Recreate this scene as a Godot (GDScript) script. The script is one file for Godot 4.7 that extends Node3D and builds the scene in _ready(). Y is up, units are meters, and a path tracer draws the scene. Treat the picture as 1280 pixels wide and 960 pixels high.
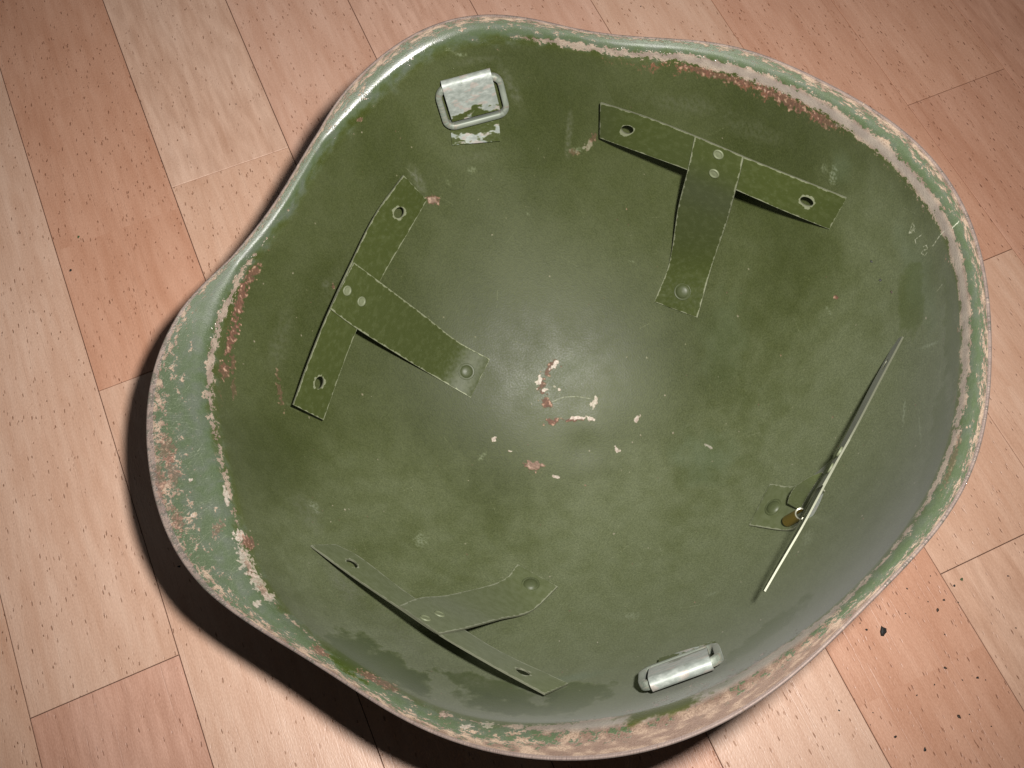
extends Node3D

# A painted steel helmet lying open side up on a wood pattern floor, lit by the small flash of a compact camera.
const PSI := -0.45492            # direction of the floor boards
const BOARD := 0.0711936         # board width
const BOARD_LENGTH := 0.44
const FIRST_JOINT := -0.185774
const K := 0.000994              # helmet millimetres to metres
const SIDES := 288
const TEX := 2048
const RIM_T := 0.88              # share of the way from the crown to the edge where the flat rim begins
const WALL_T := 0.80

var rng := RandomNumberGenerator.new()
var mats := {}
var ridge: PackedFloat32Array = []
var edge: PackedFloat32Array = []
var base: PackedFloat32Array = []
var noise_fine: PackedByteArray
var noise_mid: PackedByteArray
var noise_big: PackedByteArray
var col: PackedByteArray
var orm: PackedByteArray


func V(a: float, b: float, c: float) -> Vector3:      # helmet axes: to the front, across, up out of the bowl
	return Vector3(a, c, b) * K


func _ready() -> void:
	rng.seed = 7
	camera_and_light()
	make_noise()
	make_materials()
	build_floor()
	build_helmet()
	build_crumbs()


func camera_and_light() -> void:
	var cam := Camera3D.new()
	cam.name = "camera"
	cam.fov = 43.055
	cam.near = 0.02
	cam.far = 20.0
	var x := Vector3(0.99918403, 0.01546631, -0.03731039)
	var z := Vector3(0.0, 0.92377582, 0.38293371)
	cam.transform = Transform3D(Basis(x, z.cross(x).normalized(), z), Vector3(0, 0.48, 0))
	add_child(cam)
	var we := WorldEnvironment.new()
	we.name = "environment"
	var e := Environment.new()
	e.background_mode = Environment.BG_COLOR
	e.background_color = Color(0.022, 0.022, 0.023).linear_to_srgb()
	e.tonemap_mode = Environment.TONE_MAPPER_LINEAR
	e.tonemap_exposure = 1.0
	e.sdfgi_enabled = true
	e.ssao_enabled = true
	e.ssil_enabled = true
	we.environment = e
	add_child(we)
	# the flash of the camera, a few centimetres to the right of and above the lens
	var fl := SpotLight3D.new()
	fl.name = "flash"
	fl.light_energy = 0.475
	fl.light_color = Color(1.0, 0.98, 0.965)
	fl.light_size = 0.006
	fl.spot_range = 6.0
	fl.spot_attenuation = 2.0
	fl.spot_angle = 51.0
	fl.spot_angle_attenuation = 1.0
	fl.shadow_enabled = true
	var at := cam.transform * Vector3(0.044, 0.041, 0.0)
	var aim := Vector3(0.01, 0.05, -0.25)
	fl.transform = Transform3D(Basis.looking_at(aim - at, Vector3(0, 0, -1)), at)
	add_child(fl)
	# the daylight of the room, from a window far behind the top of the picture
	var win := AreaLight3D.new()
	win.name = "window_light"
	win.area_size = Vector2(1.3, 1.1)
	win.light_energy = 0.3
	win.light_color = Color(0.95, 0.97, 1.0)
	win.area_range = 8.0
	win.area_attenuation = 2.0
	win.shadow_enabled = true
	var wat := Vector3(0.25, 1.6, -2.1)
	win.transform = Transform3D(Basis.looking_at(Vector3(0.05, 0.1, -0.16) - wat, Vector3.UP), wat)
	add_child(win)


# ---------------------------------------------------------------- small helpers

func make_noise() -> void:
	var n := FastNoiseLite.new()
	n.noise_type = FastNoiseLite.TYPE_SIMPLEX_SMOOTH
	n.fractal_type = FastNoiseLite.FRACTAL_FBM
	n.fractal_octaves = 4
	n.seed = 11
	n.frequency = 0.075
	noise_fine = n.get_image(1024, 1024).get_data()
	n.seed = 23
	n.frequency = 0.017
	noise_mid = n.get_image(1024, 1024).get_data()
	n.seed = 37
	n.frequency = 0.0045
	n.fractal_octaves = 3
	noise_big = n.get_image(1024, 1024).get_data()


func fine(x: int, y: int) -> float: return noise_fine[((y & 1023) << 10) | (x & 1023)] / 255.0
func mid(x: int, y: int) -> float: return noise_mid[((y & 1023) << 10) | (x & 1023)] / 255.0
func big(x: int, y: int) -> float: return noise_big[((y & 1023) << 10) | (x & 1023)] / 255.0


func c8(r: int, g: int, b: int) -> Color: return Color(r / 255.0, g / 255.0, b / 255.0)


func plain(c: Color, rough: float, metal := 0.0) -> StandardMaterial3D:
	var m := StandardMaterial3D.new()
	m.albedo_color = c
	m.roughness = rough
	m.metallic = metal
	return m


func textured(a: Image, o: Image, relief: float) -> StandardMaterial3D:
	var m := StandardMaterial3D.new()
	m.albedo_texture = ImageTexture.create_from_image(a)
	var t := ImageTexture.create_from_image(o)
	m.roughness = 1.0
	m.roughness_texture = t
	m.roughness_texture_channel = BaseMaterial3D.TEXTURE_CHANNEL_GREEN
	m.metallic = 1.0
	m.metallic_texture = t
	m.metallic_texture_channel = BaseMaterial3D.TEXTURE_CHANNEL_BLUE
	m.heightmap_enabled = true
	m.heightmap_texture = t
	m.heightmap_scale = relief
	return m


func tri(st: SurfaceTool, p: Array, q: Array, r: Array) -> void:      # each corner: place, normal, uv
	var n: Vector3 = p[1] + q[1] + r[1]
	var out: bool = (r[0] - p[0]).cross(q[0] - p[0]).dot(n) > 0.0
	for c in ([p, q, r] if out else [p, r, q]):
		st.set_normal(c[1])
		st.set_uv(c[2])
		st.add_vertex(c[0])


func quad(st: SurfaceTool, a: Array, b: Array, c: Array, d: Array) -> void:
	tri(st, a, b, c)
	tri(st, a, c, d)


func flat_quad(st: SurfaceTool, a: Vector3, b: Vector3, c: Vector3, d: Vector3, out: Vector3, uv := Vector2.ZERO) -> void:
	var n := (b - a).cross(c - a).normalized()
	if n.dot(out) < 0.0: n = -n
	quad(st, [a, n, uv], [b, n, uv], [c, n, uv], [d, n, uv])


func begin() -> SurfaceTool:
	var st := SurfaceTool.new()
	st.begin(Mesh.PRIMITIVE_TRIANGLES)
	return st


func obj(called: String, mesh: Mesh, m: Material, parent: Node3D) -> MeshInstance3D:
	var o := MeshInstance3D.new()
	o.name = called
	o.mesh = mesh
	if m: o.material_override = m
	var k := 0
	while parent.has_node(NodePath(o.name)):
		k += 1
		o.name = "%s_%03d" % [called, k]
	parent.add_child(o, true)
	return o


func tag(o: Node3D, label: String, category: String, group := "") -> void:
	o.set_meta("label", label)
	o.set_meta("category", category)
	if group: o.set_meta("group", group)


# ---------------------------------------------------------------- the shape of the helmet

func fourier(c: Array, th: float, terms: int) -> float:
	var r: float = c[0]
	for k in range(1, terms + 1):
		r += c[2 * k - 1] * cos(k * th) + c[2 * k] * sin(k * th)
	return r


func make_outline() -> void:
	# radius of the worn ridge and of the outer edge round the helmet, in millimetres, as a series of waves
	var cc := [144.27, 5.32, -7.27, 2.86, -2.01, -2.72, 0.95, 1.56, 0.4, 0.08, -1.31, -1.16, -0.1, -0.78, 0.81, 0.5, 0.23, -0.45, -0.4, -0.6, -0.11, -0.36, 0.18]
	var co := [152.23, 8.87, -6.35, 5.98, -1.99, 0.19, 0.27, 5.57, -0.57, 2.99, -2.7, -0.96, -0.95, -1.04, 0.39, 0.52, 0.58, -0.58, 0.08, -0.3, 0.41, 0.08, 0.28]
	for i in SIDES + 1:
		var th := TAU * i / SIDES
		ridge.append(fourier(cc, th, 11))
		edge.append(fourier(co, th, 11))
		ridge[i] = minf(ridge[i], edge[i] - 4.2)
		base.append(fourier(cc, th, 2) - 1.8)


func ss(a: float, b: float, x: float) -> float: return smoothstep(a, b, x)


func shell(th: float, t: float) -> Vector3:          # t runs from the crown (0) to the edge (1)
	var f := fposmod(th, TAU) / TAU * SIDES
	var i := int(f) % SIDES
	f -= int(f)
	var rc := lerpf(ridge[i], ridge[i + 1], f)
	var ro := lerpf(edge[i], edge[i + 1], f)
	var rb := lerpf(base[i], base[i + 1], f)
	var hc := 139.0 + 12.0 * sin(th) ** 4
	var dt := wrapf(th, -PI, PI)
	var ho := hc + minf(4.0 + 5.0 * exp(-(dt / 0.75) ** 2), 0.55 * (ro - rc))
	var hw := hc - 6.0
	var rw := rc - 1.8
	var r: float
	var h: float
	if t <= WALL_T:
		var q := t / WALL_T
		var ph := q * deg_to_rad(80.0)
		r = (rb + (rw - rb) * ss(0.45, 1.0, q)) * sin(ph) / sin(deg_to_rad(80.0))
		h = hw * (1.0 - cos(ph)) / (1.0 - cos(deg_to_rad(80.0)))
	else:
		var k := minf(0.5, 6.0 / (ro - rc))
		var fr := rc + (ro - rc) * k
		var fh := hc + (ho - hc) * k
		if t <= RIM_T:
			var s := (t - WALL_T) / (RIM_T - WALL_T)
			r = (1 - s) * (1 - s) * rw + 2 * s * (1 - s) * rc + s * s * fr
			h = (1 - s) * (1 - s) * hw + 2 * s * (1 - s) * hc + s * s * fh
		else:
			var s := (t - RIM_T) / (1.0 - RIM_T)
			r = fr + (ro - fr) * s
			h = fh + (ho - fh) * s
	var a := r * cos(th)
	var b := r * sin(th)
	if t < 0.35:                                     # the knocked crown
		h += 1.1 * exp(-((a - 14.0) ** 2 + (b + 10.0) ** 2) / 90.0) - 0.8 * exp(-((a - 2.0) ** 2 + (b + 20.0) ** 2) / 220.0)
	return V(a, b, h)


func shell_normal(th: float, t: float) -> Vector3:   # towards the inside
	if t < 0.004: return Vector3.UP
	var a := shell(th + 0.01, t) - shell(th - 0.01, t)
	var b := shell(th, minf(t + 0.003, 1.0)) - shell(th, t - 0.003)
	return a.cross(b).normalized()


func tex_at(th: float, t: float) -> Vector2: return Vector2(0.5 + 0.495 * t * cos(th), 0.5 + 0.495 * t * sin(th))


func shell_mesh(rings: Array, lip: bool) -> ArrayMesh:
	var st := begin()
	var thick := 1.3 * K
	var rows := []
	for t in rings:
		var row := []
		for i in SIDES:
			var th := TAU * i / SIDES
			row.append([shell(th, t), shell_normal(th, t), tex_at(th, t)])
		rows.append(row)
	for j in range(rings.size() - 1):
		for i in SIDES:
			var k := (i + 1) % SIDES
			quad(st, rows[j][i], rows[j][k], rows[j + 1][k], rows[j + 1][i])
			var o := []
			for c in [rows[j][i], rows[j][k], rows[j + 1][k], rows[j + 1][i]]:
				o.append([c[0] - c[1] * thick, -c[1], c[2]])
			quad(st, o[0], o[1], o[2], o[3])
	if lip:                                          # the rounded edge of the sheet
		var last: Array = rows[-1]
		for i in SIDES:
			var k := (i + 1) % SIDES
			for s in 4:
				var c := []
				for w in [[i, s], [k, s], [k, s + 1], [i, s + 1]]:
					var p: Array = last[w[0]]
					var a: float = PI * w[1] / 4.0
					var out: Vector3 = (p[0] - rows[-2][w[0]][0]).normalized()
					var n: Vector3 = p[1] * cos(a) + out * sin(a)
					c.append([p[0] - p[1] * thick * 0.5 + n * thick * 0.5, n, p[2]])
				quad(st, c[0], c[1], c[2], c[3])
	return st.commit()


# ---------------------------------------------------------------- bent sheet metal strips

func curve_at(pts: Array, u: float) -> Vector3:      # Catmull-Rom through evenly numbered points
	var n := pts.size() - 1
	var f := clampf(u, 0.0, 1.0) * n
	var i := mini(int(f), n - 1)
	f -= i
	var p0: Vector3 = pts[maxi(i - 1, 0)] if i > 0 else pts[0] * 2.0 - pts[1]
	var p3: Vector3 = pts[i + 2] if i + 2 <= n else pts[n] * 2.0 - pts[n - 1]
	return pts[i].cubic_interpolate(pts[i + 1], p0, p3, f)


func strip_mesh(a: Array, b: Array, thick: float, holes: Array, cols := 30, hole_r := 2.6) -> ArrayMesh:
	# a and b are the two long edges; holes are shares of the length, all in the middle of the width
	var st := begin()
	var st2 := begin()
	var width: float = (a[0] - b[0]).length()
	var mid_len := 0.0
	var prev := (curve_at(a, 0) + curve_at(b, 0)) / 2.0
	var lens := [0.0]
	var us := [0.0]
	for i in range(1, 121):
		var p := (curve_at(a, i / 120.0) + curve_at(b, i / 120.0)) / 2.0
		mid_len += p.distance_to(prev)
		prev = p
		lens.append(mid_len)
		us.append(i / 120.0)
	var to_u := func(l: float) -> float:
		for i in range(1, lens.size()):
			if lens[i] >= l: return lerpf(us[i - 1], us[i], (l - lens[i - 1]) / maxf(lens[i] - lens[i - 1], 1e-9))
		return 1.0
	var at := func(l: float, v: float, side: float) -> Array:
		var u: float = to_u.call(l)
		var pa: Vector3 = curve_at(a, u)
		var pb := curve_at(b, u)
		var u0 := maxf(u - 0.01, 0.0)
		var u1 := minf(u + 0.01, 1.0)
		var tan := curve_at(a, u1) + curve_at(b, u1) - curve_at(a, u0) - curve_at(b, u0)
		var n := (pb - pa).cross(tan).normalized()
		return [pa.lerp(pb, v) + n * side * thick * 0.5, n * side, Vector2(l / mid_len * 0.96 + 0.002, v)]
	var ends := [0.0]
	for h in holes:
		ends.append(h * mid_len - width * 0.34)
		ends.append(h * mid_len + width * 0.34)
	ends.append(mid_len)
	for k in range(0, ends.size(), 2):               # plain stretches
		var n := maxi(2, int(cols * (ends[k + 1] - ends[k]) / mid_len))
		for i in n:
			var l0 := lerpf(ends[k], ends[k + 1], float(i) / n)
			var l1 := lerpf(ends[k], ends[k + 1], float(i + 1) / n)
			for side in [-1.0, 1.0]:
				quad(st, at.call(l0, 0.0, side), at.call(l1, 0.0, side), at.call(l1, 1.0, side), at.call(l0, 1.0, side))
			for v in [0.0, 1.0]:
				edge_quad(st2, at.call(l0, v, 1.0), at.call(l1, v, 1.0), at.call(l1, v, -1.0), at.call(l0, v, -1.0), at.call(l0, 0.5, 0.0)[0])
	for k in range(holes.size()):                    # square pieces with a round hole
		var l0: float = ends[1 + 2 * k]
		var l1: float = ends[2 + 2 * k]
		var lc := (l0 + l1) / 2.0
		var outer := []
		var inner := []
		var n := 32
		for i in n:
			var an := TAU * i / n + TAU / n / 2.0
			var d := Vector2(cos(an), sin(an))
			var hw := Vector2((l1 - l0) / 2.0, width / 2.0)
			var s := minf(hw.x / maxf(absf(d.x), 1e-6), hw.y / maxf(absf(d.y), 1e-6))
			outer.append(Vector2(lc, width / 2.0) + d * s)
			inner.append(Vector2(lc, width / 2.0) + Vector2(d.x * hole_r * 1.15, d.y * hole_r) * K)
		# put the true corners in
		for c in [Vector2(l0, 0), Vector2(l1, 0), Vector2(l1, width), Vector2(l0, width)]:
			var best := 0
			for i in n:
				if outer[i].distance_to(c) < outer[best].distance_to(c): best = i
			outer[best] = c
		for i in n:
			var j := (i + 1) % n
			for side in [-1.0, 1.0]:
				var c := []
				for p in [outer[i], outer[j], inner[j], inner[i]]: c.append(at.call(p.x, p.y / width, side))
				quad(st, c[0], c[1], c[2], c[3])
			var e := []
			for w in [[inner[i], 1.0], [inner[j], 1.0], [inner[j], -1.0], [inner[i], -1.0]]: e.append(at.call(w[0].x, w[0].y / width, w[1]))
			var hole_mid: Vector3 = at.call(lc, 0.5, 0.0)[0]
			edge_quad(st2, e[0], e[1], e[2], e[3], e[0][0] * 2.0 - hole_mid)
		for v in [0.0, 1.0]:
			edge_quad(st2, at.call(l0, v, 1.0), at.call(l1, v, 1.0), at.call(l1, v, -1.0), at.call(l0, v, -1.0), at.call(lc, 0.5, 0.0)[0])
	for l in [0.0, mid_len]:
		edge_quad(st2, at.call(l, 0.0, 1.0), at.call(l, 1.0, 1.0), at.call(l, 1.0, -1.0), at.call(l, 0.0, -1.0), at.call(mid_len / 2, 0.5, 0.0)[0])
	var m: ArrayMesh = st.commit()
	m = st2.commit(m)
	return m


func edge_quad(st: SurfaceTool, a: Array, b: Array, c: Array, d: Array, inside: Vector3) -> void:
	flat_quad(st, a[0], b[0], c[0], d[0], (a[0] + c[0]) / 2.0 - inside)


func strip(called: String, a: Array, b: Array, thick: float, holes: Array, paint: Material, parent: Node3D, cols := 30) -> MeshInstance3D:
	var m := strip_mesh(a, b, thick * K, holes, cols)
	m.surface_set_material(0, paint)
	m.surface_set_material(1, mats.cut if called != "bent_tongue" and called != "lit_stem_edge" and called != "curled_end" else mats.bright_cut)
	return obj(called, m, null, parent)


func strip_frame(a: Array, b: Array, u: float, v: float) -> Transform3D:     # y out of the painted face towards the middle of the bowl
	var pa: Vector3 = curve_at(a, u)
	var pb := curve_at(b, u)
	var tan := (curve_at(a, minf(u + 0.02, 1)) - curve_at(a, maxf(u - 0.02, 0))).normalized()
	var x := (pb - pa).normalized()
	var n := x.cross(tan).normalized()
	var p := pa.lerp(pb, v)
	if n.dot(V(0, 0, 150) - p) < 0.0: n = -n
	return Transform3D(Basis(x, n, x.cross(n).normalized()), p)


func lathe(profile: Array, seg := 24, squash := 1.0) -> ArrayMesh:           # profile: radius, height in millimetres
	var st := begin()
	st.set_smooth_group(0)
	for j in range(profile.size() - 1):
		for i in seg:
			var c := []
			for w in [[i, j], [i + 1, j], [i + 1, j + 1], [i, j + 1]]:
				var an: float = TAU * w[0] / seg
				var pr: Vector2 = profile[w[1]]
				var d: Vector2 = (profile[mini(w[1] + 1, profile.size() - 1)] - profile[maxi(w[1] - 1, 0)]).normalized()
				var n := Vector3(d.y * -1.0 * cos(an), d.x * 1.0, d.y * -1.0 * sin(an))
				if n.y < 0.0 and absf(d.y) < 0.3: n = -n
				n = Vector3(-d.y * cos(an), d.x, -d.y * sin(an)) * (1.0 if d.x <= 0.0 else 1.0)
				n = -n if d.x < 0.0 or (d.x == 0.0 and d.y > 0.0) else n
				c.append([Vector3(pr.x * cos(an), pr.y, pr.x * sin(an) * squash) * K, n.normalized(), Vector2(float(w[0]) / seg, float(w[1]) / profile.size())])
			quad(st, c[0], c[1], c[2], c[3])
	return st.commit()


# ---------------------------------------------------------------- materials

func make_materials() -> void:
	make_outline()
	mats.cut = plain(c8(104, 106, 88), 0.5, 0.35)
	mats.bright_cut = plain(c8(150, 150, 132), 0.4, 0.5)
	mats.joint = plain(c8(70, 44, 32), 0.8)
	mats.steel = worn_strip(91, 0.92, true)
	mats.wire = worn_strip(41, 1.6, true)
	mats.wire.albedo_color = c8(214, 216, 206)
	mats.strip_a = worn_strip(5, 0.3, false, true)
	mats.strip_b = worn_strip(17, 0.36, false, true)
	mats.strip_d = worn_strip(33, 0.62, false, false, 0.6)
	mats.strip_c = worn_strip(77, 0.36, false, true, 0.75)
	mats.stem_c = worn_strip(51, 0.34, false, false, 0.8)
	mats.stem_a = worn_strip(63, 0.28, false)
	mats.stem_b = worn_strip(29, 0.32, false)
	mats.rivet = plain(c8(66, 73, 46), 0.5)
	mats.weld = plain(c8(104, 110, 84), 0.55, 0.1)
	mats.brass = plain(c8(104, 88, 36), 0.4, 0.3)
	mats.flake = plain(c8(30, 30, 27), 0.6)
	mats.flake_green = plain(c8(62, 84, 50), 0.5)
	mats.flake_brown = plain(c8(52, 40, 30), 0.6)
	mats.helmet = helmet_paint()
	make_wood()


func worn_strip(seed_no: int, wear: float, pale: bool, holed := false, faded_sheen := 0.0) -> StandardMaterial3D:
	# olive paint with the bare metal showing along the edges; pale: mostly rubbed down to grey primer
	var w := 640
	var h := 128
	var a := PackedByteArray()
	var o := PackedByteArray()
	a.resize(w * h * 3)
	o.resize(w * h * 3)
	for y in h:
		for x in w:
			var nf := fine(x + seed_no * 37, y + seed_no * 91)
			var nm := mid(x * 2 + seed_no * 53, y * 2 + seed_no * 11)
			var d := minf(minf(y, h - 1 - y), minf(x, w * 0.962 - x) * 1.2)
			var c := c8(54, 62, 24).lerp(c8(62, 69, 33), clampf(nm * 1.7 - 0.5, 0, 1) * 0.6)
			c = c.lerp(c8(84, 92, 66), clampf((nf - 0.68) * 1.6, 0.0, 0.25) + clampf((nm - 0.62) * 1.5, 0.0, 0.12))
			c = c.lerp(c8(88, 95, 67), faded_sheen * (0.75 + nm * 0.5))  # toward the grey of the lower bowl, fading and sheen together
			var bare := 0.0
			var height := 0.5 + (nf - 0.5) * 0.06
			if pale:
				var u := x / float(w)
				bare = 1.0 - clampf((maxf(smoothstep(0.78, 0.96, u), smoothstep(0.37, 0.1, u)) * 0.62 + big(x * 3 + 90, y * 3 + 40) * 0.9 + (nf - 0.5) * 0.25 - wear) * 9.0, 0, 1)
				var p := c8(132, 139, 132).lerp(c8(160, 166, 159), clampf(nm * 1.6 - 0.4 + (nf - 0.5) * 0.5, 0, 1)).lerp(c8(176, 150, 140), clampf((big(x * 4, y * 4 + 300) - 0.62) * 5.0, 0, 0.35))
				c = c.lerp(p, bare)
			else:
				bare = clampf((2.2 * wear * 5.0 * (nm - 0.25) - d + (nf - 0.5) * 5.0) * 0.8, 0, 1)
				if d < 0.7 + 3.2 * clampf(nm * 2.4 - 0.75 + (nf - 0.5) * 0.6, 0, 1): bare = maxf(bare, 0.85)
				if holed:
					var hx := minf(absf(x - 0.122 * w), absf(x - 0.844 * w)) / 5.2
					var hr := sqrt(hx * hx + pow((y - h * 0.5) / 6.7, 2.0))
					if hr < 2.7 + 1.3 * clampf(nm * 1.8 - 0.4 + (nf - 0.5), 0, 1): bare = maxf(bare, 0.9)
				c = c.lerp(c8(150, 153, 131), bare * 0.8)
			height -= bare * 0.3
			var i := (y * w + x) * 3
			a[i] = int(c.r * 255)
			a[i + 1] = int(c.g * 255)
			a[i + 2] = int(c.b * 255)
			o[i] = int(clampf(height, 0, 1) * 255)
			o[i + 1] = int(clampf(0.42 + bare * 0.1 + (nf - 0.5) * 0.25, 0, 1) * 255)
			o[i + 2] = int(bare * 0.25 * 255)
	var m := textured(Image.create_from_data(w, h, false, Image.FORMAT_RGB8, a), Image.create_from_data(w, h, false, Image.FORMAT_RGB8, o), 0.012)
	m.rim_enabled = true
	m.rim = 0.16
	m.rim_tint = 0.4
	return m


func helmet_paint() -> StandardMaterial3D:
	col.resize(TEX * TEX * 3)
	orm.resize(TEX * TEX * 3)
	# round the helmet every 15 degrees from the visor: bare outer edge, bare ridge, red rust under the ridge
	var zone_edge := [0.16, 0.14, 0.5, 0.5, 0.6, 1.1, 1.3, 1.1, 0.36, 0.3, 0.38, 0.42, 0.46, 0.5, 0.5, 0.24, 0.12, 0.5, 0.45, 0.5, 0.36, 0.3, 0.1, 0.17]
	var zone_ridge := [0.36, 0.2, 0.1, 0.12, 0.2, 1.1, 1.2, 0.95, 0.4, 0.5, 0.7, 0.85, 0.88, 0.88, 0.88, 0.8, 0.6, 0.5, -0.1, -0.5, -0.5, 0.1, 0.52, 0.5]
	var zone_rust := [0.1, 0.05, 0.0, 0.0, 0.1, 0.2, 0.25, 0.2, 0.15, 0.2, 0.3, 0.3, 0.25, 0.25, 0.5, 0.5, 0.4, 0.2, 0.05, 0.0, 0.0, 0.2, 0.4, 0.3]
	var olive := c8(52, 59, 22)
	var olive2 := c8(69, 75, 44)
	var green := c8(72, 84, 60)
	for y in TEX:
		var vy := (y + 0.5 - TEX * 0.5) / (0.495 * TEX)
		for x in TEX:
			var vx := (x + 0.5 - TEX * 0.5) / (0.495 * TEX)
			var t := sqrt(vx * vx + vy * vy)
			if t > 1.02: continue
			var nf := noise_fine[((y & 1023) << 10) | (x & 1023)] / 255.0
			var nb := noise_big[((y >> 1) << 10) | (x >> 1)] / 255.0
			var nm := noise_mid[((y & 1023) << 10) | ((x + 300) & 1023)] / 255.0
			var k := clampf(nb * 2.2 - 0.7, 0.0, 1.0) * 0.6 + (nm - 0.5) * 0.22
			var r := lerpf(olive.r, olive2.r, k)
			var g := lerpf(olive.g, olive2.g, k)
			var b := lerpf(olive.b, olive2.b, k)
			var faded_sheen := smoothstep(-0.32, 0.30, vy - 0.12 * vx + (nb - 0.5) * 0.32 + (nm - 0.5) * 0.1) * smoothstep(0.88, 0.74, t)  # greyer lower half: faded paint with its grey-green sheen put into the colour
			faded_sheen = maxf(faded_sheen, 0.5 * smoothstep(0.3, 0.1, t)) * (0.88 + (nm - 0.5) * 0.22)  # sheen round the crown painted as greyer colour
			r = lerpf(r, 0.34, faded_sheen)
			g = lerpf(g, 0.365, faded_sheen)
			b = lerpf(b, 0.26, faded_sheen)
			var speck := (nf - 0.5) * 0.03
			var grit := noise_fine[(((y * 3 + 11) & 1023) << 10) | ((x * 3 + 40) & 1023)] / 255.0
			var height := 0.5 + (nf - 0.5) * 0.05 + (grit - 0.5) * 0.16
			var rough := 0.57 + (nm - 0.5) * 0.12 + (grit - 0.5) * 0.2
			var metal := 0.0
			if t > 0.68:
				var z := fposmod(atan2(vy, vx), TAU) / TAU * 24.0
				var zi := int(z) % 24
				var zj := (zi + 1) % 24
				z -= int(z)
				var ze := lerpf(zone_edge[zi], zone_edge[zj], z)
				var zr := lerpf(zone_ridge[zi], zone_ridge[zj], z)
				var zu := lerpf(zone_rust[zi], zone_rust[zj], z)
				var gm := clampf(nm * 2.0 - 0.6 + nb * 0.6 - 0.3, 0.0, 1.0) * 0.5
				var gr := smoothstep(0.80, 0.845, t + (nm - 0.5) * 0.05)
				r = lerpf(r, lerpf(green.r, 0.33, gm), gr)
				g = lerpf(g, lerpf(green.g, 0.345, gm), gr)
				b = lerpf(b, lerpf(green.b, 0.325, gm), gr)
				rough -= gr * 0.12
				rough -= (0.40 if zr < 0.1 else 0.28) * clampf(1.3 - absf(t - 0.835) / 0.03, 0.0, 1.0)
				var n2 := noise_fine[(((y * 2 + 77) & 1023) << 10) | ((x * 2 + 500) & 1023)] / 255.0
				var n3 := noise_fine[(((y * 4 + 31) & 1023) << 10) | ((x * 4 + 200) & 1023)] / 255.0
				var nq := noise_mid[(((y * 2 + 400) & 1023) << 10) | ((x * 2 + 120) & 1023)] / 255.0
				var nz := (nq - 0.5) * 1.0 + (nf - 0.5) * 0.9 + (nm - 0.5) * 0.9 + (n2 - 0.5) * 0.7 + (n3 - 0.5) * 0.4
				var bare := clampf(((t - 0.845) / 0.155 - (1.0 - ze) + nz * 0.9) * 14.0, 0.0, 1.0)
				bare = maxf(bare, clampf((zr * 1.25 - 0.25 - absf(t - 0.83) / 0.027 + nz * 0.8) * 12.0, 0.0, 1.0))
				var rust := clampf((zu * 1.2 - 0.5 - absf(t - 0.795) / 0.026 * 0.5 + nz * 0.5) * 5.0, 0.0, 1.0) * (1.0 if t < 0.82 else 0.0)
				height = lerpf(height, 0.5, clampf(1.3 - absf(t - 0.835) / 0.03, 0.0, 1.0) * 0.8)
				if rust > 0.0:
					r = lerpf(r, lerpf(0.36, 0.47, n2), rust * 0.85)
					g = lerpf(g, lerpf(0.22, 0.28, n2), rust * 0.85)
					b = lerpf(b, lerpf(0.15, 0.19, n2), rust * 0.85)
					height -= rust * 0.2
					rough += rust * 0.3
				if bare > 0.0:
					var q := clampf(nm * 2.2 - 0.6 + (n2 - 0.5), 0.0, 1.0)
					var shine := clampf(1.3 - absf(t - 0.828) / 0.024, 0.0, 1.0) * zr
					q = clampf(q + (n3 - 0.5) * 0.8 - clampf(ze - 0.6, 0.0, 0.5) * 0.9, 0.0, 1.0)
					var br := lerpf(0.40, 0.61, q)
					var bg := lerpf(0.325, 0.535, q)
					var bb := lerpf(0.275, 0.455, q)
					var dirt := clampf((n2 - 0.56) * 5.0, 0.0, 1.0) * (1.0 - shine)
					br = lerpf(lerpf(br, 0.66, shine * 0.75), 0.30, dirt * 0.6)
					bg = lerpf(lerpf(bg, 0.635, shine * 0.75), 0.23, dirt * 0.6)
					bb = lerpf(lerpf(bb, 0.605, shine * 0.75), 0.18, dirt * 0.6)
					r = lerpf(r, br, bare)
					g = lerpf(g, bg, bare)
					b = lerpf(b, bb, bare)
					height -= bare * (0.25 + (n2 - 0.5) * 0.3)
					rough += bare * (0.2 - 0.22 * shine)
					metal = bare * shine * 0.45
				if t > 0.986 and nf < 0.8:
					r = lerpf(r, 0.5, 0.7)
					g = lerpf(g, 0.45, 0.7)
					b = lerpf(b, 0.43, 0.7)
					metal = 0.4
			speck += (grit - 0.5) * (0.06 + 0.05 * faded_sheen)
			var i := (y * TEX + x) * 3
			col[i] = int(clampf(r + speck, 0, 1) * 255)
			col[i + 1] = int(clampf(g + speck, 0, 1) * 255)
			col[i + 2] = int(clampf(b + speck * 0.8, 0, 1) * 255)
			orm[i] = int(clampf(height, 0, 1) * 255)
			orm[i + 1] = int(clampf(rough, 0, 1) * 255)
			orm[i + 2] = int(clampf(metal, 0, 1) * 255)
	for m in wear_and_sheen_marks():
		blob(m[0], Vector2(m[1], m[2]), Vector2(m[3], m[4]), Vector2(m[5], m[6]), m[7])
	for s in scratches():
		for i in range(s[0].size() - 1): scratch(s[0][i], s[0][i + 1], s[1], s[2])
	specks()
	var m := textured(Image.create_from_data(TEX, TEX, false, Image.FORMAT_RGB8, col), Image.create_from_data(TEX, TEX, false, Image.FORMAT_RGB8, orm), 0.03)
	m.rim_enabled = true
	m.rim = 0.16
	m.rim_tint = 0.4
	m.metallic_specular = 0.5
	col = PackedByteArray()
	orm = PackedByteArray()
	return m


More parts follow.
